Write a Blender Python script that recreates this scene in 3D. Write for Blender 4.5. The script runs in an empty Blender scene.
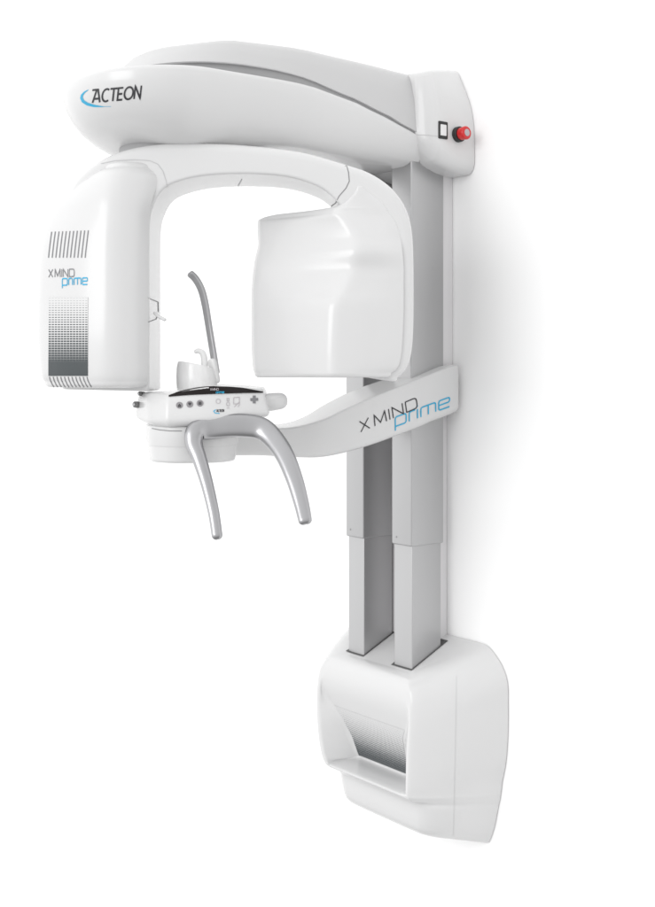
import bpy, bmesh, math
from mathutils import Vector
from mathutils.bvhtree import BVHTree

# ------------------------------------------------------------------ scene
scene = bpy.context.scene
col = scene.collection
scene.view_settings.view_transform = 'Standard'
scene.view_settings.look = 'None'
scene.view_settings.exposure = 0.14
scene.view_settings.gamma = 1.0

# camera: level, eye height just under the rotating heads, 51 deg to the wall normal
YAW = math.radians(51.0)
R3 = Vector((math.cos(YAW), math.sin(YAW), 0))      # camera right
F3 = Vector((-math.sin(YAW), math.cos(YAW), 0))     # camera forward
CAM = Vector((1.791, -1.810, 0.0))
FPX = 1150.0; HX = 327.5; HY = 375.0
YW = -0.13                                           # column front plane (wall is y = 0)

def W(px, py, d):
    """point from image pixel coordinates plus an assumed distance in metres"""
    return CAM + R3 * ((px - HX) / FPX * d) + F3 * d + Vector((0, 0, (HY - py) / FPX * d))
def P(x, p, z):
    """machine frame: x along the wall, p metres in front of the columns, z up"""
    return Vector((x, YW - p, z))

cd = bpy.data.cameras.new('camera'); cam = bpy.data.objects.new('camera', cd); col.objects.link(cam)
cam.location = CAM; cam.rotation_euler = (math.pi / 2, 0, YAW)
cd.sensor_fit = 'HORIZONTAL'; cd.sensor_width = 36.0; cd.lens = 36.0 * FPX / 655.0
cd.shift_y = -(453.5 - HY) / 655.0; cd.clip_end = 100
scene.camera = cam

# ------------------------------------------------------------------ materials
def mat(name, base, rough=0.4, metal=0.0, coat=0.0, bump=0.0, bscale=400, vary=0.0, spec=0.5, trans=0.0, aniso=0.0):
    m = bpy.data.materials.new(name); m.use_nodes = True
    nt = m.node_tree; b = nt.nodes['Principled BSDF']
    b.inputs['Base Color'].default_value = (*base, 1)
    b.inputs['Roughness'].default_value = rough
    b.inputs['Metallic'].default_value = metal
    b.inputs['Coat Weight'].default_value = coat
    b.inputs['Coat Roughness'].default_value = 0.12
    b.inputs['Specular IOR Level'].default_value = spec
    b.inputs['Transmission Weight'].default_value = trans
    b.inputs['Anisotropic'].default_value = aniso
    tc = nt.nodes.new('ShaderNodeTexCoord')
    if bump > 0:
        n = nt.nodes.new('ShaderNodeTexNoise'); n.inputs['Scale'].default_value = bscale
        n.inputs['Detail'].default_value = 3
        nt.links.new(tc.outputs['Object'], n.inputs['Vector'])
        bp = nt.nodes.new('ShaderNodeBump'); bp.inputs['Strength'].default_value = bump
        bp.inputs['Distance'].default_value = 0.0006
        nt.links.new(n.outputs['Fac'], bp.inputs['Height']); nt.links.new(bp.outputs['Normal'], b.inputs['Normal'])
    if vary > 0:
        n2 = nt.nodes.new('ShaderNodeTexNoise'); n2.inputs['Scale'].default_value = 9
        n2.inputs['Detail'].default_value = 5
        nt.links.new(tc.outputs['Object'], n2.inputs['Vector'])
        mr = nt.nodes.new('ShaderNodeMapRange')
        mr.inputs['To Min'].default_value = rough - vary; mr.inputs['To Max'].default_value = rough + vary
        nt.links.new(n2.outputs['Fac'], mr.inputs['Value']); nt.links.new(mr.outputs['Result'], b.inputs['Roughness'])
    return m

M = {}
M['white']  = mat('white_plastic', (.665, .665, .667), .26, coat=.28)
M['wall']   = mat('wall_paint', (.97, .97, .97), .9, spec=.1)
M['lid']    = mat('grey_plastic', (.54, .54, .543), .33, coat=.15)
M['groove'] = mat('groove_grey', (.33, .33, .335), .5)
M['alu']    = mat('anodised_aluminium', (.465, .465, .47), .34, metal=.75)
M['alu2']   = mat('pale_anodised_aluminium', (.465, .465, .47), .36, metal=.70)
M['rail']   = mat('white_painted_metal', (.74, .73, .74), .5)
M['silver'] = mat('satin_silver', (.40, .40, .41), .28, metal=.95)
M['ink']    = mat('black_print', (.03, .03, .035), .45)
M['grey_ink'] = mat('grey_print', (.20, .20, .21), .5)
M['pale_ink'] = mat('pale_print', (.45, .42, .44), .5)
M['cyan']   = mat('cyan_print', (.02, .38, .62), .45)
M['seam']   = mat('seam_shadow_gap', (.22, .22, .225), .7)
M['softseam'] = mat('light_seam', (.50, .50, .505), .6)
M['faint'] = mat('faint_line', (.62, .62, .622), .4)
M['black']  = mat('black_gloss_display', (.008, .005, .005), .25, spec=.25)
M['btn'] = mat('grey_button', (.26, .25, .26), .4)
M['steel'] = mat('light_silver', (.52, .52, .53), .3, metal=.9)
M['slot'] = mat('slot_shadow', (.09, .09, .09), .7)
M['blackp'] = mat('black_plastic', (.02, .02, .02), .45)
M['red']    = mat('red_plastic', (.60, .008, .010), .3, coat=.3)
M['rock']   = mat('switch_white', (.75, .75, .75), .35)
M['chin']   = mat('translucent_plastic', (.93, .93, .93), .2, trans=.2, coat=.2)
M['dial']   = mat('grey_rubber', (.22, .22, .22), .6)

def halftone(name, nx, ny, lo, hi, round_dots):
    """printed dot gradient: dots grow down the sheet until they close up"""
    m = bpy.data.materials.new(name); m.use_nodes = True
    nt = m.node_tree; N = nt.nodes; L = nt.links; b = N['Principled BSDF']
    b.inputs['Roughness'].default_value = .35; b.inputs['Coat Weight'].default_value = .2
    uv = N.new('ShaderNodeUVMap'); sep = N.new('ShaderNodeSeparateXYZ'); L.new(uv.outputs['UV'], sep.inputs[0])
    def mth(op, a, bb=None, clamp=False):
        n = N.new('ShaderNodeMath'); n.operation = op; n.use_clamp = clamp
        for i, v in enumerate((a, bb)):
            if v is None: continue
            if isinstance(v, (int, float)): n.inputs[i].default_value = v
            else: L.new(v, n.inputs[i])
        return n.outputs[0]
    u = mth('MULTIPLY', sep.outputs['X'], nx); v = mth('MULTIPLY', sep.outputs['Y'], ny)
    if round_dots:
        row = mth('FLOOR', v); odd = mth('MULTIPLY', mth('MODULO', row, 2.0), .5); u = mth('ADD', u, odd)
    fu = mth('ABSOLUTE', mth('SUBTRACT', mth('FRACT', u), .5)); fv = mth('ABSOLUTE', mth('SUBTRACT', mth('FRACT', v), .5))
    size = mth('ADD', mth('MULTIPLY', mth('SUBTRACT', 1.0, sep.outputs['Y']), hi - lo), lo)
    if round_dots:
        dist = mth('POWER', mth('ADD', mth('POWER', fu, 2.0), mth('POWER', fv, 2.0)), .5)
        ink = mth('GREATER_THAN', size, dist)
    else:
        ink = mth('MULTIPLY', mth('GREATER_THAN', mth('ADD', mth('MULTIPLY', size, .42), .29), fu), mth('GREATER_THAN', size, fv))
    mix = N.new('ShaderNodeMix'); mix.data_type = 'RGBA'
    mix.inputs['A'].default_value = (.665, .665, .667, 1); mix.inputs['B'].default_value = (.045, .055, .06, 1)
    L.new(ink, mix.inputs['Factor']); L.new(mix.outputs['Result'], b.inputs['Base Color'])
    return m
M['half1'] = halftone('printed_dot_grid', 13, 33, .02, .60, False)
M['half2'] = halftone('printed_dot_sheet', 50, 26, .06, .66, True)

# ------------------------------------------------------------------ mesh helpers
def link(name, bm, m, parent=None, smooth=True, sharp=35):
    bmesh.ops.recalc_face_normals(bm, faces=bm.faces)
    me = bpy.data.meshes.new(name); bm.to_mesh(me); bm.free()
    if smooth:
        for p in me.polygons: p.use_smooth = True
        me.set_sharp_from_angle(angle=math.radians(sharp))
    me.materials.append(m)
    o = bpy.data.objects.new(name, me); col.objects.link(o)
    if parent: o.parent = parent
    return o

def cr(a, b, c, d, t):
    return 0.5 * ((2 * b) + (c - a) * t + (2 * a - 5 * b + 4 * c - d) * t * t + (3 * b - a - 3 * c + d) * t ** 3)
def crv(keys, n):
    """Catmull-Rom through a list of point lists"""
    out = []
    for i in range(len(keys) - 1):
        k0 = keys[max(i - 1, 0)]; k1 = keys[i]; k2 = keys[i + 1]; k3 = keys[min(i + 2, len(keys) - 1)]
        for s in range(n):
            t = s / n
            out.append([cr(a, b, c, d, t) for a, b, c, d in zip(k0, k1, k2, k3)])
    out.append(list(keys[-1])); return out

def rpoly(pts, rad, k=6, closed=True):
    """round the corners of a polygon of Vectors, constant number of points"""
    n = len(pts); out = []
    for i, c in enumerate(pts):
        r = rad[i] if isinstance(rad, (list, tuple)) else rad
        if not closed and i in (0, n - 1):
            out.append(c.copy()); continue
        a = pts[i - 1]; b = pts[(i + 1) % n]
        da = a - c; db = b - c
        ra = min(r, da.length * .49); rb = min(r, db.length * .49)
        s = c + da.normalized() * ra if da.length > 1e-7 else c.copy()
        e = c + db.normalized() * rb if db.length > 1e-7 else c.copy()
        for j in range(k):
            t = j / (k - 1)
            out.append((1 - t) ** 2 * s + 2 * t * (1 - t) * c + t * t * e)
    return out

def capsec(sec, axis, r, n=5, amount=1.0):
    """rounded end: sections that move along axis while drawing in"""
    c = sum(sec, Vector()) / len(sec); out = []
    for i in range(1, n + 1):
        a = i / n * math.pi / 2
        ins = r * (1 - math.cos(a)) * amount; off = r * math.sin(a)
        s = []
        for q in sec:
            v = c - q; l = v.length
            s.append(q + v * min(ins / max(l, 1e-6), .95) + axis * off)
        out.append(s)
    return out

def loft_bm(secs, bm=None, cap=True, closed=True):
    bm = bm or bmesh.new(); rows = [[bm.verts.new(p) for p in s] for s in secs]
    n = len(rows[0])
    for a, b in zip(rows[:-1], rows[1:]):
        for i in range(n if closed else n - 1):
            j = (i + 1) % n
            try: bm.faces.new((a[i], a[j], b[j], b[i]))
            except ValueError: pass
    if cap:
        for r in (rows[0], rows[-1]):
            c = bm.verts.new(sum((v.co for v in r), Vector()) / n)
            for i in range(n): bm.faces.new((r[i], r[(i + 1) % n], c))
    return bm

def box_bm(x0, x1, y0, y1, z0, z1, r=.003, bm=None):
    """bevelled box (vertical)"""
    pts = [Vector((x0, y0, 0)), Vector((x1, y0, 0)), Vector((x1, y1, 0)), Vector((x0, y1, 0))]
    s = rpoly(pts, r, 4)
    up = Vector((0, 0, 1))
    lo = [p + up * (z0 + r) for p in s]; hi = [p + up * (z1 - r) for p in s]
    secs = list(reversed(capsec(lo, -up, r, 3))) + [lo, hi] + capsec(hi, up, r, 3)
    return loft_bm(secs, bm)

def cyl_bm(c, axis, r, h, n=32, bev=.0015, bm=None, r2=None):
    axis = axis.normalized(); t = Vector((0, 0, 1)) if abs(axis.z) < .9 else Vector((1, 0, 0))
    u = axis.cross(t).normalized(); v = axis.cross(u)
    r2 = r2 or r
    def ring(rr, off): return [c + axis * off + (u * math.cos(a) + v * math.sin(a)) * rr for a in [2 * math.pi * i / n for i in range(n)]]
    secs = [ring(r - bev, 0), ring(r, bev), ring(r2, h - bev)]
    for i in range(1, 4):
        a = i / 3 * math.pi / 2; secs.append(ring(r2 - bev * (1 - math.cos(a)), h - bev + bev * math.sin(a)))
    return loft_bm(secs, bm)

def sweep_bm(path, radii, ref, n=20, power=2.0, sub=8, bm=None, endcap=True):
    """superellipse swept along a path; radii = (across, along ref) per point"""
    keys = [[p, Vector((a, b, 0)), Vector(rf)] for p, (a, b), rf in zip(path, radii, ref)]
    pts = crv(keys, sub); secs = []
    for i, (p, rr, rf) in enumerate(pts):
        q0 = pts[max(i - 1, 0)][0]; q1 = pts[min(i + 1, len(pts) - 1)][0]
        t = (q1 - q0).normalized(); u = t.cross(rf).normalized(); v = u.cross(t).normalized()
        s = []
        for k in range(n):
            a = 2 * math.pi * k / n; c_, s_ = math.cos(a), math.sin(a)
            s.append(p + u * (rr.x * math.copysign(abs(c_) ** (2 / power), c_)) + v * (rr.y * math.copysign(abs(s_) ** (2 / power), s_)))
        secs.append(s)
    if endcap:
        t0 = (pts[0][0] - pts[1][0]).normalized(); t1 = (pts[-1][0] - pts[-2][0]).normalized()
        secs = list(reversed(capsec(secs[0], t0, min(radii[0])))) + secs + capsec(secs[-1], t1, min(radii[-1]))
    return loft_bm(secs, bm)

def bvh_of(*objs):
    vs = []; fs = []
    for o in objs:
        k = len(vs); vs += [v.co.copy() for v in o.data.vertices]
        fs += [[k + i for i in p.vertices] for p in o.data.polygons]
    return BVHTree.FromPolygons(vs, fs)

def hit(bvh, px, py, lift=.0006):
    """cast a camera ray through an image pixel and land on the surface"""
    d = (W(px, py, 1.0) - CAM).normalized()
    loc, nor, idx, dist = bvh.ray_cast(CAM, d)
    if loc is None:                 # just past an edge: nearest point of the surface
        q = CAM + d * 2.1
        loc, nor, idx, dist = bvh.find_nearest(q)
        q = CAM + d * (loc - CAM).dot(d)
        loc, nor, idx, dist = bvh.find_nearest(q)
        return loc + nor * lift
    if nor.dot(d) > 0: nor = -nor
    return loc + nor * lift

def resample(pl, step):
    out = [pl[0]]
    for a, b in zip(pl[:-1], pl[1:]):
        n = max(1, int(math.ceil((b - a).length / step)))
        for i in range(1, n + 1): out.append(a.lerp(b, i / n))
    return out

def strokes_bm(polys, wid, proj, step=1.2, widths=None):
    """polys: polylines (2D Vectors); wid: stroke width; proj(x, y, k) -> 3D"""
    bm = bmesh.new()
    for k, pl in enumerate(polys):
        pl = [Vector((p[0], p[1])) for p in pl]
        pl = resample(pl, step); n = len(pl); row = []
        for i, p in enumerate(pl):
            t0 = (pl[i] - pl[i - 1]).normalized() if i > 0 else (pl[1] - pl[0]).normalized()
            t1 = (pl[i + 1] - pl[i]).normalized() if i < n - 1 else t0
            t = (t0 + t1)
            t = t.normalized() if t.length > 1e-6 else t0
            nn = Vector((-t.y, t.x)); c_ = max(.45, nn.dot(Vector((-t0.y, t0.x))))
            w_ = wid / c_ / 2
            if widths: w_ *= widths(i / max(1, n - 1))
            row.append((p + nn * w_, p - nn * w_))
        vs = []
        for a, b in row:
            A = proj(a.x, a.y, k); B = proj(b.x, b.y, k)
            vs.append((bm.verts.new(A), bm.verts.new(B)) if A is not None and B is not None else None)
        for a, b in zip(vs[:-1], vs[1:]):
            if a and b: bm.faces.new((a[0], a[1], b[1], b[0]))
    return bm

def rp2(pts, r, k=5, closed=False):
    v = [Vector((a, b, 0)) for a, b in pts]
    o = rpoly(v, r, k, closed)
    if closed: o.append(o[0].copy())
    return [(q.x, q.y) for q in o]

# lettering drawn as strokes: (advance, [polylines]) with cap height 1
WIDE = {
 'X': (1.05, [[(0, 0), (.95, 1)], [(0, 1), (.95, 0)]]),
 'M': (1.45, [[(0, 0), (.06, 1), (.62, .12), (1.18, 1), (1.24, 0)]]),
 'I': (.32, [[(.06, 0), (.06, 1)]]),
 'N': (1.32, [[(0, 0), (0, 1), (1.08, 0), (1.08, 1)]]),
 'D': (1.25, [rp2([(0, .02), (1.15, .02), (1.15, .98), (0, .98)], .32), [(0, 0), (0, 1)]]),
 ' ': (.25, []),
 'p': (1.22, [rp2([(0, -.32), (0, .72), (1.0, .72), (1.0, 0), (.04, 0)], .2)]),
 'r': (.66, [rp2([(0, 0), (0, .72), (.55, .72)], .2)]),
 'i': (.28, [[(.03, 0), (.03, .72)], [(.03, .88), (.03, 1.0)]]),
 'm': (1.58, [rp2([(0, 0), (0, .72), (1.36, .72), (1.36, 0)], .2), [(.68, .70), (.68, 0)]]),
 'e': (1.1, [rp2([(.04, .37), (1.0, .37), (1.0, .72), (0, .72), (0, 0), (.98, 0)], .18)]),
}
def arc(cx, cy, rx, ry, a0, a1, n=16):
    return [(cx + rx * math.cos(math.radians(a0 + (a1 - a0) * i / n)), cy + ry * math.sin(math.radians(a0 + (a1 - a0) * i / n))) for i in range(n + 1)]
SANS = {
 'A': (.78, [[(0, 0), (.28, 1), (.40, 1), (.68, 0)], [(.14, .30), (.56, .30)], [(-.12, 1), (.28, 1)]]),
 'C': (.72, [arc(.42, .5, .38, .48, 55, 305)]),
 'T': (.66, [[(.0, .96), (.66, .96)], [(.33, .95), (.33, 0)]]),
 'E': (.60, [[(.50, .96), (.06, .96), (.06, .04), (.52, .04)], [(.08, .5), (.46, .5)]]),
 'O': (.90, [arc(.44, .5, .40, .47, 90, 450, 24)]),
 'N': (.80, [[(.06, 0), (.06, 1), (.62, 0), (.62, 1)]]),
}
def text_polys(font, s, gap=0.0):
    x = 0; out = []
    for ch in s:
        adv, pl = font[ch]
        for p in pl: out.append([(x + a, b) for a, b in p])
        x += adv + gap
    return out, x

def write(name, font, s, origin, right, up, wid, surf, m, parent, gap=0.0, lift=.0007):
    """letters laid on a surface; origin/right/up in image coordinates, right = whole length, up = cap height"""
    polys, w = text_polys(font, s, gap)
    w -= gap
    def proj(x, y, k):
        return hit(surf, origin[0] + right[0] * x / w + up[0] * y, origin[1] + right[1] * x / w + up[1] * y, lift + .00012 * (k % 3))
    bm = strokes_bm(polys, wid, proj, step=.12)
    return link(name, bm, m, parent, smooth=False)

def line_on(name, polys, wid, surf, m, parent, lift=.0005, widths=None, step=2.0):
    bm = strokes_bm(polys, wid, lambda x, y, k: hit(surf, x, y, lift), step=step, widths=widths)
    return link(name, bm, m, parent, smooth=False)

# ------------------------------------------------------------------ setting: the wall
bm = bmesh.new()
vs = [bm.verts.new(v) for v in ((-9, 0, -5), (5, 0, -5), (5, 0, 5), (-9, 0, 5))]; bm.faces.new(vs)
wall = link('wall', bm, M['wall'], smooth=False); wall['kind'] = 'structure'

root = bpy.data.objects.new('dental_xray_machine', None); col.objects.link(root)
root.empty_display_size = .2
root['label'] = 'white wall-mounted panoramic dental x-ray machine with two grey columns and silver handles'
root['category'] = 'x-ray machine'
XM = -.106      # centre plane

def lerp(a, b, t): return a + (b - a) * t
def interp(x, xs, ys):
    if x <= xs[0]: return ys[0]
    for i in range(len(xs) - 1):
        if x <= xs[i + 1]:
            t = (x - xs[i]) / (xs[i + 1] - xs[i]); t = t * t * (3 - 2 * t) * .5 + t * .5
            return lerp(ys[i], ys[i + 1], t)
    return ys[-1]

# ------------------------------------------------------------------ columns
def column(x0, x1, name='column'):
    up = link(name, box_bm(x0 - .0012, x1 + .0012, YW - .001, YW + .0955, -.366, .60, .003), M['alu'], root)
    lo = link('lower_tube', box_bm(x0 + .002, x1 - .0015, YW + .0035, YW + .090, -.80, -.36, .0025), M['alu2'], up)
    b = cyl_bm(Vector((x0 + .014, YW - .0005, -.350)), Vector((0, -1, 0)), .0022, .0012, 16, .0004)
    link('screw', b, M['groove'], up)
    return up
c1 = column(-.060, .000)
c2 = column(-.214, -.157)
link('mounting_rail', box_bm(-.205, -.004, -.036, -.001, -.07, .60, .002), M['rail'], root)
link('mounting_rail', box_bm(-.190, -.022, -.036, -.001, -.60, -.075, .002), M['rail'], root)

# ------------------------------------------------------------------ base cover
XB = -.1035
#        zf     zw    wf    pf    ww    pp (scoop)
LV = [(-.632, -.574, .100, .005, .175, .005, 0),
      (-.634, -.576, .118, .020, .200, .020, 0),
      (-.641, -.582, .134, .034, .214, .034, 0),
      (-.655, -.596, .147, .043, .232, .043, 0),
      (-.678, -.616, .156, .047, .250, .047, 0),
      (-.705, -.645, .1590, .050, .2625, .045, .143),
      (-.735, -.690, .1595, .052, .2640, .037, .136),
      (-.775, -.750, .1560, .054, .2635, .022, .108),
      (-.820, -.810, .1490, .055, .2580, .002, .096),
      (-.852, -.854, .1400, .055, .2480, -.011, .091),
      (-.864, -.872, .1350, .0545, .2450, -.014, .090),
      (-.8705, -.878, .1310, .0535, .2440, .020, .110),
      (-.877, -.885, .1275, .0515, .2430, .048, .112),
      (-.885, -.895, .1200, .043, .2410, .043, 0),
      (-.892, -.906, .1150, .029, .2380, .029, -1),
      (-.904, -.918, .1120, .022, .2350, .022, -1),
      (-.936, -.952, .1060, .019, .2270, .019, -1),
      (-.956, -.980, .1000, .014, .2170, .014, -1),
      (-.967, -.996, .0920, .002, .2080, .002, -1),
      (-.971, -1.002, .0800, -.020, .1900, -.020, -1)]
def base_sec(zf, zw, wf, pf, ww, pp, hw):
    def q(x, p):
        t = (p + .128) / (pf + .128)
        if x > 0 and p > -.1 and x > hw + .002: x += ex * t
        return P(XB + x, p, zw + (zf - zw) * t)
    c = wf - .013; ex = interp(-zf, [.72, .775, .82, .852, .864, .877, .885, .892, .904, .97], [0, .003, .009, .017, .021, .029, .036, .044, .052, .056])
    def side(sg):
        t = .098 / (pf + .128); zq = zw + (zf - zw) * t
        return P(XB + sg * (lerp(ww, wf + (ex if sg > 0 else 0), t) + .009), -.03, zq)
    if hw < 0: hw = 0; low = True
    else: low = False
    pts = [q(ww, -.128), side(1), q(wf, pf), q(c, pf), q(hw, pp), q(-hw, pp), q(-c, pf), q(-wf, pf), side(-1), q(-ww, -.128)]
    if hw == 0:      # no recess at this level: spread the corners along the front
        pts[3] = q(wf * .92, pf); pts[6] = q(-wf * .92, pf); pts[4] = q(wf * .84, pf); pts[5] = q(-wf * .84, pf)
    if low:
        pts[3] = q(wf * .60, pf + .002); pts[6] = q(-wf * .60, pf + .002); pts[4] = q(wf * .3, pf + .003); pts[5] = q(-wf * .3, pf + .003)
    return rpoly(pts, [.003, .05, .036, .006, .012, .012, .006, .036, .05, .003], 8)
keys = [base_sec(*l) for l in LV]
base = link('base_cover', loft_bm(crv(keys, 5)), M['white'], root, sharp=50)
bb = bvh_of(base)
# printed dot sheet at the back of the scoop
bm = bmesh.new(); uvl = bm.loops.layers.uv.new('UVMap')
NX, NZ = 40, 40; zt, zb_ = -.748, -.862; g = []
for j in range(NZ + 1):
    r_ = []
    for i in range(NX + 1):
        z = zt + (zb_ - zt) * j / NZ; hw_ = interp(-z, [.70, .735, .775, .82, .865], [.139, .124, .099, .088, .084]); x = XB + hw_ * (2 * i / NX - 1)
        loc, nor, _, _ = bb.ray_cast(Vector((x, -.6, z)), Vector((0, 1, 0)))
        r_.append((bm.verts.new(loc + Vector((0, -.0006, .0002))), i / NX, 1 - j / NZ))
    g.append(r_)
for j in range(NZ):
    for i in range(NX):
        f4 = [g[j][i], g[j + 1][i], g[j + 1][i + 1], g[j][i + 1]]
        f = bm.faces.new([a[0] for a in f4])
        for lp, a in zip(f.loops, f4): lp[uvl].uv = (a[1], a[2])
link('printed_panel', bm, M['half2'], base, sharp=60)
line_on('moulding_line', [[(456.5, 676), (456, 720), (455, 770), (453.5, 836)]], .5, bb, M['faint'], base)
# dark patches standing in for the shade in the column slots
for x0, x1 in ((-.0635, .0015), (-.2165, -.1555)):
    bm = bmesh.new(); g = []
    for j in range(13):
        y = YW - .001 + (.110) * j / 12; r_ = []
        for i in range(5):
            x = x0 + (x1 - x0) * i / 4
            loc, nor, _, _ = bb.ray_cast(Vector((x, y, 0)), Vector((0, 0, -1)))
            r_.append(bm.verts.new(loc + Vector((0, 0, .001))) if loc else None)
        g.append(r_)
    for j in range(12):
        for i in range(4):
            q = (g[j][i], g[j][i + 1], g[j + 1][i + 1], g[j + 1][i])
            if all(q): bm.faces.new(q)
    link('column_slot_shade', bm, M['slot'], base)

# ------------------------------------------------------------------ overhead arm
def arm_outline(pc, r, wroot, inset, n=44, proot=-.02):
    """half-plan of the arm, right root -> round tip -> left root; list of (x, p)"""
    rr = r - inset; wr = wroot - inset; right = []
    for i in range(14):
        t = i / 14; p = lerp(proot, pc, t); s = t * t * (3 - 2 * t)
        right.append((lerp(wr, rr, s), p))
    tip = []
    for i in range(n + 1):
        a = math.pi * i / n; c_, s_ = math.cos(a), math.sin(a)
        tip.append((rr * math.copysign(abs(c_) ** .92, c_), pc + rr * abs(s_) ** .92))
    left = [(-x, p) for x, p in reversed(right)]
    return right + tip + left
PC = .55
def rimz(p): return interp(p, [-.03, .02, .10, .20, .32, .55, .74], [.500, .515, .534, .550, .558, .548, .538])
def botz(p): return interp(p, [-.02, .3, .55, .74], [.448, .443, .416, .425])
secs = []
LEV = [(0, .125), (.03, .100), (.08, .078), (.16, .057), (.28, .037), (.43, .021), (.60, .0095), (.78, .0025), (.92, .0005), (.965, .0015), (.99, .004), (1.0, .008), (1.0, .028), (.99, .06)]
for t, ins in LEV:
    s = []
    for k_, (x, p) in enumerate(arm_outline(PC, .181, .128, 0)):
        x2, p2 = arm_outline(PC, .181, .128, ins)[k_]
        nose = interp(p, [.2, .45, .60, .73], [.34, .42, .75, 1.0])       # the nose is rounder than the flanks
        if x < 0: nose = max(nose, .8)
        f = nose if t < .9 else 1.0
        s.append(P(XM + lerp(x, x2, f), lerp(p, p2, f), lerp(botz(p), rimz(p), t)))
    secs.append(s)
arm = link('overhead_arm', loft_bm(secs), M['white'], root, sharp=40)
# grey lid with a darker shadow groove under it
def lidtop(p): return interp(p, [-.02, .1, .3, .45, .6], [.643, .643, .637, .628, .612])
def lid_secs(levels, pc=.468, r=.163, wroot=.126):
    out = []
    for t, ins, add in levels:
        s = []
        o0 = arm_outline(pc, r, wroot, 0, proot=-.02); o1 = arm_outline(pc, r, wroot, ins, proot=-.02)
        for (x, p), (x2, p2) in zip(o0, o1):
            f = interp(p, [.3, .62], [.7, 1.5])
            tt = t if t > .3 else interp(p, [0, .2, .42, .64], [.02, .06, .23, .25]) * t / .22
            s.append(P(XM + lerp(x, x2, f), lerp(p, p2, f), lerp(rimz(p), lidtop(p), tt) + add))
        out.append(s)
    return out
link('lid_base', loft_bm(lid_secs([(0, .004, -.004), (.22, .006, 0), (.24, .02, 0)])), M['groove'], arm)
link('lid', loft_bm(lid_secs([(.22, .012, 0), (.22, .001, 0), (.24, 0, 0), (.55, .010, 0), (.82, .022, 0), (.93, .031, 0), (.985, .042, 0), (1.0, .058, 0), (1.01, .095, 0)], wroot=.128)), M['lid'], arm, sharp=45)

# wall head (where arm meets columns)
def head_sec(p, wt, wm, wb, zt, zm1, zm0, zb):
    pts = [P(XM + wb, p, zb), P(XM + wm, p, zm0), P(XM + wm * .985, p, zm1), P(XM + wt, p, zt), P(XM - wt, p, zt), P(XM - wm * .985, p, zm1), P(XM - wm, p, zm0), P(XM - wb, p, zb)]
    return rpoly(pts, [.012, .015, .05, .014, .014, .05, .015, .012], 6)
hk = [head_sec(.006, .122, .1275, .120, .640, .60, .518, .500),
      head_sec(.002, .128, .133, .122, .641, .60, .508, .490),
      head_sec(-.006, .136, .146, .132, .643, .59, .498, .476),
      head_sec(-.020, .1430, .160, .145, .647, .59, .484, .460),
      head_sec(-.032, .1410, .1655, .150, .651, .585, .474, .450),
      head_sec(-.070, .1290, .1680, .155, .661, .575, .458, .438),
      head_sec(-.105, .1190, .1690, .158, .668, .57, .452, .434),
      head_sec(-.128, .1150, .1690, .158, .671, .57, .452, .434)]
head = link('wall_head', loft_bm(crv(hk, 5)), M['white'], root, sharp=50)
hb = bvh_of(head)
line_on('panel_joint', [[(415, 134.5), (428, 135), (440, 136.5)]], .5, hb, M['softseam'], head)
# mains switch
def plate(name, quad, surf, thick, m, parent, r=.8, base_lift=0.0):
    """thin solid plate moulded to a surface: quad of corners in image pixels"""
    v = [Vector((a, b, 0)) for a, b in quad]; ol = rpoly(v, r, 4)
    lo = [hit(surf, q.x, q.y, base_lift) for q in ol]
    nrm = (lo[0] - lo[len(lo) // 3]).cross(lo[0] - lo[2 * len(lo) // 3]).normalized()
    if nrm.dot(CAM - lo[0]) < 0: nrm = -nrm
    hi = [q + nrm * thick for q in lo]; c = sum(hi, Vector()) / len(hi)
    hi2 = [q + (c - q).normalized() * min(thick * .35, .001) + nrm * thick * .3 for q in hi]
    return link(name, loft_bm([lo, hi, hi2]), m, parent, sharp=40)
sw = plate('power_switch', [(438.2, 120.6), (447.2, 122.2), (447.2, 139.4), (438.2, 138.2)], hb, .002, M['blackp'], head, 1.0)
sb = bvh_of(sw)
plate('switch_rocker', [(439.9, 124.2), (445.4, 125.2), (445.4, 136.2), (439.9, 135.4)], hb, .0028, M['rock'], sw, .5, base_lift=.001)
# emergency stop
ec = hit(hb, 457.5, 134.5, 0)
b_ = link('stop_button', cyl_bm(ec + Vector((-.002, 0, 0)), Vector((1, 0, 0)), .0165, .012, 32, .002), M['blackp'], head)
link('button_cap', cyl_bm(ec + Vector((.008, 0, 0)), Vector((1, 0, 0)), .0130, .0200, 32, .003, r2=.0142), M['red'], b_)
ring = cyl_bm(ec + Vector((.0278, 0, 0)), Vector((1, 0, 0)), .0075, .0012, 32, .0004)
link('cap_mark', ring, M['pale_ink'], b_)

# ------------------------------------------------------------------ rotating gantry
ZU = Vector((0, 0, 1))
gan = root
pv = P(XM, PC - .01, .36)
link('pivot_ring', cyl_bm(pv + Vector((0, 0, .04)), ZU, .088, .03, 64, .002), M['groove'], gan)
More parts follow.
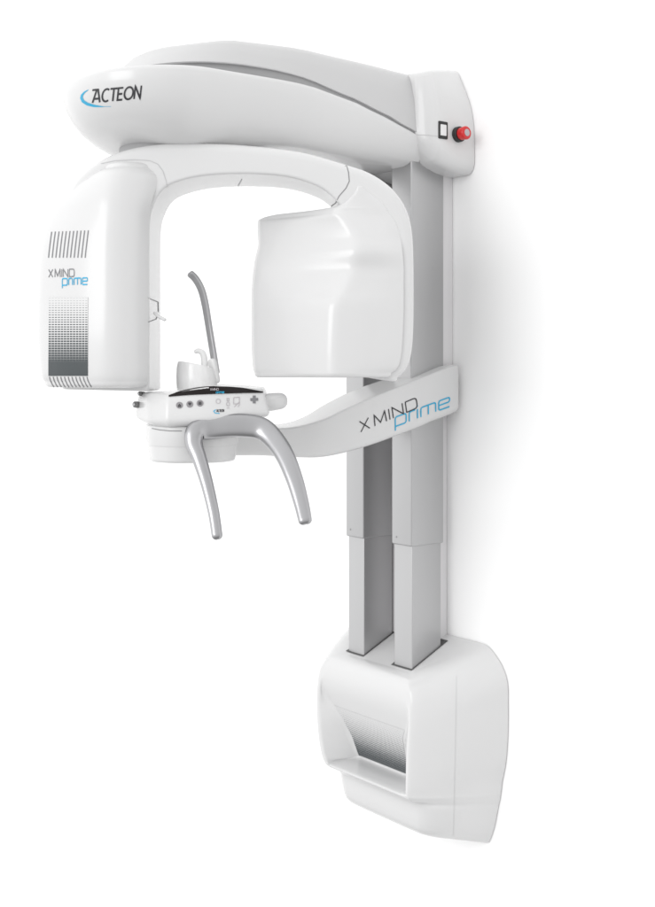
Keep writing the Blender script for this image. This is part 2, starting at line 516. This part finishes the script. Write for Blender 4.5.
# C frame: two-sided arch, front edge path and inner edge path at front distance DF
DF, DB = 2.085, 2.235
outer = [(60, 386), (58, 330), (57, 270), (60, 225), (70, 186), (92, 163.5), (122, 149), (160, 142.0), (200, 141.5), (245, 143.5), (300, 150), (346, 163), (369, 171), (388, 183), (401, 197), (409.5, 215), (413.5, 240), (414.5, 290), (413.5, 340), (408.5, 366), (398, 378)]
inner = [(149, 388), (149, 330), (149, 280), (149, 245), (150, 218), (154, 203), (161, 191), (173, 183), (200, 176), (240, 173.5), (285, 176), (318, 186), (336, 200), (349, 216), (358, 236), (361, 258), (362, 280), (362, 310), (362, 340), (362, 362), (362, 372)]
def csec(o, i_):
    o = Vector((o[0], o[1])); i_ = Vector((i_[0], i_[1])); dvec = (o - i_)
    lo = o; li = i_
    pts = [W(li.x, li.y, DF), W(lo.x, lo.y, DF), W(HX + (lo.x - HX) * DF / DB, HY + (lo.y - HY) * DF / DB, DB), W(HX + (li.x - HX) * DF / DB, HY + (li.y - HY) * DF / DB, DB)]
    return rpoly(pts, [.006, .020, .020, .010], 7)
ck = crv([csec(o, i_) for o, i_ in zip(outer, inner)], 5)
ax0 = -ZU
ck = list(reversed(capsec(ck[0], ax0, .006, 4))) + ck + capsec(ck[-1], ax0, .008, 4)
cfr = link('rotating_arch', loft_bm(ck), M['white'], gan, sharp=45)

def vloft(name, rows, radii, m, parent, rb=.010, rt=.012, sub=5, k=7):
    """upright body from plan sections; each row = (list of (px, d), py) from the bottom up"""
    ks = []
    for pts, py in rows:
        ks.append(rpoly([W(a, py if not isinstance(py, (list, tuple)) else py[i], d) for i, (a, d) in enumerate(pts)], radii, k))
    s = crv(ks, sub)
    s = list(reversed(capsec(s[0], -ZU, rb, 5))) + s + capsec(s[-1], ZU, rt, 6)
    return link(name, loft_bm(s), m, parent, sharp=50)

def zrow(pts, y0, dref=2.06):
    """same height for every corner: convert an image row at dref to each corner's own distance"""
    return (pts, [HY + (y0 - HY) * dref / d for _, d in pts])
# tube head
TH = []
for y0, ax, bx, cx, bd in ((382, 41, 106, 148.5, 2.032), (372, 36.5, 107, 149, 2.028), (340, 33.5, 108, 149, 2.025), (300, 33.0, 109, 149, 2.025),
                        (260, 34.5, 109, 149, 2.026), (232, 38.5, 109, 149.5, 2.028), (212, 44.5, 110, 150.5, 2.032),
                        (197, 51.5, 110, 153.5, 2.036), (184, 60.5, 112, 158, 2.042), (175, 71, 114, 161.5, 2.048), (169, 79, 117, 161, 2.054), (165.5, 87, 120, 159, 2.060)):
    A = (ax, bd + .080); B = (bx, bd); C_ = (cx, bd + .052 if y0 > 200 else bd + .045); D_ = (cx - 30, 2.20); E = (ax + 16, 2.19)
    TH.append(zrow([A, ((ax * .55 + bx * .45), bd + .030), B, (bx * .35 + cx * .65, bd + .018), C_, D_, E], y0))
tube = vloft('tube_head', TH, [.030, .08, .022, .05, .004, .02, .03], M['white'], gan, rb=.010, rt=.010)
# detector head
DT = []
GD = {252: 2.050, 237: 2.058, 222: 2.066, 214: 2.071, 210.5: 2.074, 208.5: 2.076, 206.5: 2.077, 205: 2.079, 203.5: 2.0805, 200: 2.0825, 192: 2.0835, 185: 2.084}
for y0, lx, gx, rx, ld in ((373, 250, 331.5, 392, 2.16), (366, 248, 331.5, 399, 2.16), (350, 247, 331.5, 402.5, 2.16), (324, 246.5, 332.5, 404, 2.16), (304, 246.5, 334.5, 404.5, 2.16),
                       (291, 246.5, 341.5, 404.5, 2.16), (279, 247, 348, 404.5, 2.16), (267, 248, 353, 404.5, 2.16), (252, 250, 356, 403.5, 2.165), (237, 253, 355, 402, 2.17),
                       (222, 252, 346, 397.5, 2.18), (214, 252, 339, 393, 2.19), (210.5, 252, 337, 390, 2.195), (208.5, 254.5, 337, 389, 2.195), (206.5, 261, 338, 388, 2.19), (205, 274, 338.5, 387, 2.18), (203.5, 314, 339, 386, 2.16), (200, 334, 343, 383, 2.15), (192, 342, 351, 373, 2.15), (185, 350, 356, 364, 2.15)):
    gd = GD.get(y0, 2.036 + max(0, (gx - 332)) * .0009)
    DT.append(zrow([(lx, ld), (lx * .5 + gx * .5, (ld + gd) / 2 - (.004 if y0 > 230 else 0 if y0 > 212 else -.008)), (gx, gd), (gx * .45 + rx * .55, min(gd + .014, 2.083)), (rx, 2.080 if y0 > 240 else 2.084), (rx - 10, 2.13), (lx + 24, 2.25)], y0))
det = vloft('detector_head', DT, [.03, .06, .014, .05, .005, .02, .03], M['white'], gan, rb=.008, rt=.003)
tb = bvh_of(tube); db_ = bvh_of(det); cb = bvh_of(cfr); tcb = bvh_of(tube, cfr); dcb = bvh_of(det, cfr)

# seams, vents and printing on the gantry
line_on('cover_joint', [[(346, 163.5), (348.5, 172), (349.3, 181), (346, 188), (339, 196), (335.5, 203), (330, 207)]], .8, dcb, M['seam'], cfr)
line_on('cover_joint', [[(101, 163.5), (115, 160.5), (135, 159.5), (150, 160.5), (158, 164), (163, 171), (166, 180), (167.5, 188)]], .6, tcb, M['softseam'], cfr)
line_on('cover_joint', [[(238, 186), (242, 179)]], 1.0, cb, M['softseam'], cfr)
# latch on the tube head edge
line_on('latch_joint', [[(147, 297.5), (158, 302), (158.3, 312)], [(158, 314), (156, 319), (148, 322)]], .8, tcb, M['seam'], cfr)
lt = hit(tcb, 156, 316, 0)
link('latch', sweep_bm([W(155, 313, 2.09), W(158, 316, 2.085), W(164.5, 319.5, 2.08)], [(.004, .003)] * 3, [(0, 0, 1)] * 3, 14), M['white'], cfr)
# air slots
vent = []
for i in range(11):
    x = 50.2 + i * 3.66; vent.append([(x + 1.6, 231.6 - i * .14), (x + .4, 240), (x - .8, 250), (x - 1.6, 257.6)])
line_on('air_slots', vent, 1.05, tb, M['grey_ink'], tube)
vent = []
for i in range(11):
    x = 49.5 + i * 3.75; vent.append([(x, 376.6), (x + 1.0, 380.5), (x + 3.0, 384.6), (x + 4.6, 387)])
line_on('air_slots', vent, .95, tb, M['grey_ink'], tube)
# printed dot grid
bm = bmesh.new(); uvl = bm.loops.layers.uv.new('UVMap'); g = []
for j in range(31):
    g.append([(bm.verts.new(hit(tb, 48.6 + 39.4 * i / 14, 297 + 78.8 * j / 30, .0007)), i / 14, 1 - j / 30) for i in range(15)])
for j in range(30):
    for i in range(14):
        f4 = [g[j][i], g[j + 1][i], g[j + 1][i + 1], g[j][i + 1]]
        f = bm.faces.new([a[0] for a in f4])
        for lp, a in zip(f.loops, f4): lp[uvl].uv = (a[1], a[2])
link('printed_grid', bm, M['half1'], tube, smooth=False)
write('lettering', WIDE, 'X MIND', (48.8, 277.2), (26.0, -.6), (0, -7.8), .14, tb, M['grey_ink'], tube, gap=.08)
write('lettering', WIDE, 'prime', (62.4, 285.2), (25.6, -.9), (0, -9.2), .15, tb, M['cyan'], tube, gap=.06)
ab = bvh_of(arm)
write('lettering', SANS, 'ACTEON', (92.6, 102.6), (49.4, -4.6), (1.4, -12.9), .15, ab, M['ink'], arm, gap=.03)
sw_ = [(88.5, 89.5), (84.8, 91.8), (82.2, 94.8), (81.6, 97.8), (83.2, 101), (87.5, 103.8), (94, 105.6), (102, 106.3), (111, 106.2)]
line_on('swoosh', [sw_], 2.6, ab, M['cyan'], arm, widths=lambda t: .15 + 1.0 * math.sin(math.pi * min(1, t * 1.15 + .02)) if t < .85 else .15, step=1.0)

# ------------------------------------------------------------------ support arm
def sup_sec(xc, p, hw, zt, zb, dirn):
    """vertical section across the path; dirn = unit (x, p) across"""
    dx, dp = dirn
    pts = [P(xc + dx * hw, p + dp * hw, zb + .004), P(xc + dx * hw, p + dp * hw, zt), P(xc - dx * hw, p - dp * hw, zt + .004), P(xc - dx * hw, p - dp * hw, zb)]
    return rpoly(pts, [.012, .005, .010, .012], 6)
sk = [sup_sec(.0125, -.116, .0135, .018, -.080, (1, 0)),
      sup_sec(.0125, -.110, .0155, .0205, -.084, (1, 0)),
      sup_sec(.010, -.080, .018, .0150, -.093, (1, 0)),
      sup_sec(-.004, -.040, .032, .0040, -.103, (1, 0)),
      sup_sec(-.018, .000, .046, -.0080, -.115, (1, 0)),
      sup_sec(-.030, .060, .057, -.026, -.131, (.998, .06)),
      sup_sec(-.034, .120, .057, -.045, -.147, (.99, .10)),
      sup_sec(-.038, .180, .055, -.067, -.160, (.98, .18)),
      sup_sec(-.044, .235, .052, -.090, -.168, (.95, .30)),
      sup_sec(-.056, .290, .049, -.103, -.166, (.90, .42)),
      sup_sec(-.070, .350, .046, -.103, -.161, (.88, .47)),
      sup_sec(-.085, .410, .044, -.103, -.160, (.9, .42)),
      sup_sec(-.100, .480, .044, -.105, -.162, (.95, .3)),
      sup_sec(-.108, .540, .044, -.105, -.163, (1, 0))]
sup = link('support_arm', loft_bm(crv(sk, 6)), M['white'], root, sharp=45)
sbv = bvh_of(sup)
write('lettering', WIDE, 'X MIND', (360.8, 432.0), (57.5, -24.5), (-1.5, -10.6), .105, sbv, M['ink'], sup, gap=.10)
write('lettering', WIDE, 'prime', (395.2, 426.5), (55.5, -20.5), (-.2, -13.0), .11, sbv, M['cyan'], sup, gap=.06)

# round housing under the console
hs = []
def hrow(y0, s):
    q = [(146, 2.16), (150, 2.09), (172, 2.055), (222, 2.07), (240, 2.13), (215, 2.25), (160, 2.25)]
    cx = 190; return zrow([(cx + (a - cx) * s, 2.15 + (d - 2.15) * s) for a, d in q], y0, 2.07)
H = [hrow(460, .955), hrow(452, .975), hrow(447.5, .985), hrow(446.6, .985), hrow(446.0, 1.0), hrow(436, 1.03), hrow(428, 1.03)]
hous = vloft('arm_housing', H, [.02, .02, .03, .03, .02, .03, .03], M['white'], sup, rb=.006, rt=.004, sub=4)

# ------------------------------------------------------------------ control console
def crow(pts): return rpoly([W(*q) for q in pts], [.02, .014, .006, .25, .006, .010, .02, .02], 7)
CK = [crow([(142, 421, 2.15), (154, 426.0, 2.08), (170, 427.0, 2.05), (218, 424.0, 2.06), (266, 416.8, 2.11), (268, 413, 2.2), (215, 414, 2.24), (152, 416, 2.24)]),
      crow([(138, 419, 2.15), (151, 424.0, 2.075), (168, 424.8, 2.043), (218, 421.0, 2.053), (268.5, 415.0, 2.103), (270, 411, 2.2), (215, 411, 2.24), (148, 414, 2.24)]),
      crow([(135, 415, 2.15), (149, 419.5, 2.07), (166.5, 418.5, 2.040), (218, 415.5, 2.050), (268.8, 411.0, 2.100), (270, 408, 2.2), (215, 408, 2.24), (146, 410, 2.24)]),
      crow([(136, 402, 2.15), (148, 403.0, 2.072), (167.4, 404.0, 2.046), (217, 400.0, 2.056), (266.0, 399.0, 2.106), (268, 396, 2.2), (215, 395, 2.24), (146, 398, 2.24)]),
      crow([(139, 394, 2.15), (149, 394.5, 2.082), (168.4, 395.5, 2.052), (216, 386.2, 2.062), (263.2, 390.5, 2.112), (265, 388, 2.2), (215, 386, 2.24), (146, 396, 2.24)]),
      crow([(141, 392.6, 2.15), (151, 392.6, 2.088), (169.4, 393.5, 2.060), (216, 384.8, 2.068), (262.0, 388.8, 2.118), (263, 387, 2.2), (215, 384.6, 2.24), (148, 395.5, 2.24)]),
      crow([(147, 391.6, 2.15), (156, 391.6, 2.10), (172, 391.5, 2.075), (216, 384.2, 2.08), (257.0, 387.8, 2.13), (257, 386, 2.19), (215, 384.0, 2.22), (156, 395, 2.22)])]
cbody = cons = link('control_console', loft_bm(crv(CK, 4)), M['white'], root, sharp=40)
kb = bvh_of(cbody)
def disc_on(name, px, py, r, surf, m, parent, h=.0012):
    c = hit(surf, px, py, 0); a = hit(surf, px + 2, py, 0); b = hit(surf, px, py - 2, 0)
    n = (a - c).cross(b - c).normalized()
    if n.dot(CAM - c) < 0: n = -n
    return link(name, cyl_bm(c - n * .0004, n, r, h + .0004, 28, .0004), m, parent)
# display: black lens with a curved top
up_ = [(168.9, 395.6), (180, 391.8), (195, 388.4), (210, 387.0), (225, 386.9), (240, 388.0), (252, 389.8), (262.6, 391.9)]
lo_ = [(168.9, 396.9), (180, 395.9), (195, 394.9), (210, 394.2), (225, 393.7), (240, 393.3), (252, 393.1), (262.6, 393.0)]
bm = bmesh.new(); rows = []
UU = crv([[Vector((*a, 0)), Vector((*b, 0))] for a, b in zip(up_, lo_)], 4)
for a, b in UU:
    rows.append([bm.verts.new(hit(kb, lerp(a.x, b.x, t), lerp(a.y, b.y, t), .0016)) for t in (0, .33, .66, 1)])
for a, b in zip(rows[:-1], rows[1:]):
    for i in range(3): bm.faces.new((a[i], a[i + 1], b[i + 1], b[i]))
disp = link('display', bm, M['black'], cons)
write('display_text', WIDE, 'X MIND', (210.2, 390.6), (8.4, -.2), (0, -2.0), .22, bvh_of(disp), M['pale_ink'], disp, gap=.05)
write('display_text', WIDE, 'prime', (216.0, 393.4), (8.2, -.2), (0, -2.1), .24, bvh_of(disp), M['cyan'], disp, gap=.05)
# buttons and key symbols
for i, (bx, by) in enumerate(((179.5, 405.2), (189.8, 404.2), (200.0, 403.2))):
    b_ = disc_on('button', bx, by, .0060, kb, M['btn'], cons)
    link_b = bvh_of(b_)
    if i == 0: pl = [[(bx - 1.5, by + .9), (bx, by - .9), (bx + 1.5, by + .9)], [(bx - 1.2, by + 1.8), (bx, by + .6), (bx + 1.2, by + 1.8)]]
    elif i == 1: pl = [[(bx - 1.5, by - .9), (bx, by + .9), (bx + 1.5, by - .9)], [(bx - 1.2, by - 1.8), (bx, by - .6), (bx + 1.2, by - 1.8)]]
    else: pl = [[(bx - 1.5, by - 1), (bx + 1.5, by - 1)], [(bx - 1.6, by + .1), (bx + 1.6, by + .1)], [(bx - 1.5, by + 1.2), (bx + 1.5, by + 1.2)]]
    bm = strokes_bm(pl, .75, lambda x, y, k: hit(link_b, x, y, .0004), step=.5)
    link('button_symbol', bm, M['ink'], b_, smooth=False)
def circ(cx, cy, rx, ry, n=14): return [(cx + rx * math.cos(2 * math.pi * i / n), cy + ry * math.sin(2 * math.pi * i / n)) for i in range(n + 1)]
sym = [circ(218.2, 401.2, 2.2, 2.2), [(227, 398.2), (228.9, 398.2), (228.9, 401), (227, 401), (227, 398.2)], circ(228, 404, 1.5, 2.0), [(226.8, 408), (229.4, 408)],
       [(233.6, 397.6), (239.4, 397.2), (239.4, 403.6), (233.6, 404), (233.6, 397.6)], [(234, 407.2), (239.6, 401.6)], [(237.8, 407), (239.6, 404.4)]]
line_on('key_symbols', sym, .55, kb, M['pale_ink'], cons, step=.6, lift=.0007)
dm = [[(254, 400.2), (257.9, 400.0)], [(251.4, 397.2 + 2.3), (254.2, 396.6)], [(251.2, 399.9), (254.0, 402.9)], [(254.0, 396.4), (257.1, 399.2)]]
line_on('arrow_key', [[(254.2, 395.6), (254.2, 403.4)], [(250.3, 399.7), (258.1, 399.3)]], 2.9, kb, M['grey_ink'], cons, step=1, lift=.0007)
write('maker_name', SANS, 'ACTEON', (216.5, 412.0), (7.6, -.3), (.3, -2.3), .26, kb, M['ink'], cons, gap=.03)
line_on('maker_swoosh', [[(215.8, 409.6), (213.7, 411.2), (215, 413.0), (219.5, 413.5)]], .8, kb, M['cyan'], cons, step=.6, lift=.0007)
# side knob on the right and small ones on the left
k_ = sweep_bm([W(262, 403, 2.14), W(272, 401.8, 2.145), W(279, 401.0, 2.15)], [(.0165, .0165), (.0170, .0165), (.0160, .0155)], [(0, 0, 1)] * 3, 28, power=2.6)
link('positioning_knob', k_, M['white'], cons)
for bx, by, r in ((140, 393.6, .0042), (135.3, 404.5, .0060)):
    c = W(bx, by, 2.125); ax = (W(bx - 10, by - 1, 2.105) - c).normalized()
    nb = link('side_knob', cyl_bm(c + ax * -.012, ax, r, .014, 24, .0012), M['dial'], cons)
    link('knob_cap', cyl_bm(c + ax * .0018, ax, r * .6, .003, 20, .0008), M['silver'], nb)
line_on('shadow_joint', [[(152, 428.4), (160, 429.9), (170, 430.9), (182, 431.0)]], .8, bvh_of(hous, cbody), M['seam'], hous)

# ------------------------------------------------------------------ silver handles
hp = [(217.0, 535, 1.985), (213.5, 512, 2.00), (207, 484, 2.015), (199.5, 459, 2.03), (194.0, 443, 2.042), (196.5, 431, 2.05), (210, 427.5, 2.06), (228, 425.5, 2.065), (246, 425.5, 2.07), (260, 428.0, 2.07), (271, 436, 2.06), (284, 454, 2.035), (294, 478, 2.01), (301, 502, 1.99), (305.0, 520, 1.975)]
hr = [(.0095, .0085), (.0100, .0090), (.0112, .0100), (.0132, .0120), (.0158, .0138), (.0185, .0145), (.0215, .0130), (.0215, .0120), (.0215, .0120), (.0205, .0125), (.0190, .0125), (.0170, .0110), (.0150, .0095), (.0132, .0085), (.0118, .0080)]
ref = (W(HX, HY, 1) - W(HX, HY, 2)).normalized() + Vector((0, 0, .25))
handle = link('patient_handle', sweep_bm([W(*q) for q in hp], hr, [tuple(ref)] * len(hp), 32, power=2.5, sub=9), M['silver'], root, sharp=60)

# ------------------------------------------------------------------ chin rest and head rod
def ell(cx, cy, rx, rd, d=2.165, tilt=0, n=40, back=0):
    out = []
    for i in range(n):
        a = 2 * math.pi * i / n; x = math.cos(a) * rx; dd = math.sin(a) * rd
        out.append(W(cx + x, cy + tilt * math.cos(a) + back * math.sin(a), d + dd))
    return out
cup = [ell(197, 391, 20, .036), ell(197, 386, 20.5, .036), ell(196.5, 378, 20.5, .036, tilt=1), ell(196, 371, 19.5, .034, tilt=2.5, back=1), ell(196, 366.5, 18.5, .032, tilt=3.8, back=2),
       ell(196, 366.2, 17.6, .030, tilt=3.8, back=2), ell(196, 371, 14, .024, tilt=3.6), ell(196.5, 376, 8, .014, tilt=2)]
chin = link('chin_rest', loft_bm(crv(cup, 4)), M['chin'], root)
link('bite_post', sweep_bm([W(204, 378, 2.165), W(204.5, 364, 2.165), W(203, 354, 2.165), W(198.5, 350.8, 2.165), W(196, 351.5, 2.165)], [(.0075, .0075), (.0065, .0065), (.0058, .0058), (.0048, .0048), (.004, .004)], [tuple(ref)] * 5, 20), M['chin'], chin)
rodp = [(190.8, 274, 2.15), (196, 279.5, 2.155), (201.5, 290, 2.16), (205.3, 305, 2.165), (208.6, 325, 2.17), (212.2, 347, 2.17), (216.2, 372, 2.17)]
rref = (R3 * -.55 - F3 * .84)
rod = link('head_rod', sweep_bm([W(*q) for q in rodp], [(.0064, .0042)] * 4 + [(.0060, .0042)] * 3, [tuple(rref)] * 7, 28, power=7, sub=7), M['steel'], root, sharp=40)
link('rod_sleeve', sweep_bm([W(212.3, 362, 2.163), W(215.8, 380, 2.163)], [(.0078, .0070)] * 2, [tuple(rref)] * 2, 24, power=3), M['chin'], rod)

# ------------------------------------------------------------------ light
w = bpy.data.worlds.new('World'); scene.world = w; w.use_nodes = True
nt = w.node_tree; bg = nt.nodes['Background']
tc = nt.nodes.new('ShaderNodeTexCoord'); dp = nt.nodes.new('ShaderNodeVectorMath'); dp.operation = 'DOT_PRODUCT'
dp.inputs[1].default_value = Vector((-.80, -.42, .38)).normalized()
mr = nt.nodes.new('ShaderNodeMapRange'); mr.inputs['From Min'].default_value = -.8; mr.inputs['From Max'].default_value = .9
mr.inputs['To Min'].default_value = .78; mr.inputs['To Max'].default_value = 1.33
nt.links.new(tc.outputs['Generated'], dp.inputs[0]); nt.links.new(dp.outputs['Value'], mr.inputs['Value'])
sp = nt.nodes.new('ShaderNodeSeparateXYZ'); nt.links.new(tc.outputs['Generated'], sp.inputs[0])
m2 = nt.nodes.new('ShaderNodeMapRange'); m2.inputs['From Min'].default_value = -.9; m2.inputs['From Max'].default_value = -.15     # world dimmed from below, added to darken undersides and metal edges
m2.inputs['To Min'].default_value = .35; m2.inputs['To Max'].default_value = 1.0
nt.links.new(sp.outputs['Z'], m2.inputs['Value'])
mu = nt.nodes.new('ShaderNodeMath'); mu.operation = 'MULTIPLY'
nt.links.new(mr.outputs['Result'], mu.inputs[0]); nt.links.new(m2.outputs['Result'], mu.inputs[1]); nt.links.new(mu.outputs[0], bg.inputs['Strength']); bg.inputs['Color'].default_value = (1, 1, 1, 1)
def area(name, loc, target, sx, sy, power):
    ld = bpy.data.lights.new(name, 'AREA'); ld.shape = 'RECTANGLE'; ld.size = sx; ld.size_y = sy; ld.energy = power
    o = bpy.data.objects.new(name, ld); col.objects.link(o); o.location = loc
    o.rotation_euler = (Vector(target) - Vector(loc)).to_track_quat('-Z', 'Y').to_euler()
    return o
area('key_softbox', (.8, -5.0, 1.1), (-.1, -.1, -.1), 2.4, 2.0, 50)

# keep the tree at thing > part > sub-part
def level(o):
    n = 0
    while o.parent: o = o.parent; n += 1
    return n
for o in list(bpy.data.objects):
    while level(o) > 2: o.parent = o.parent.parent
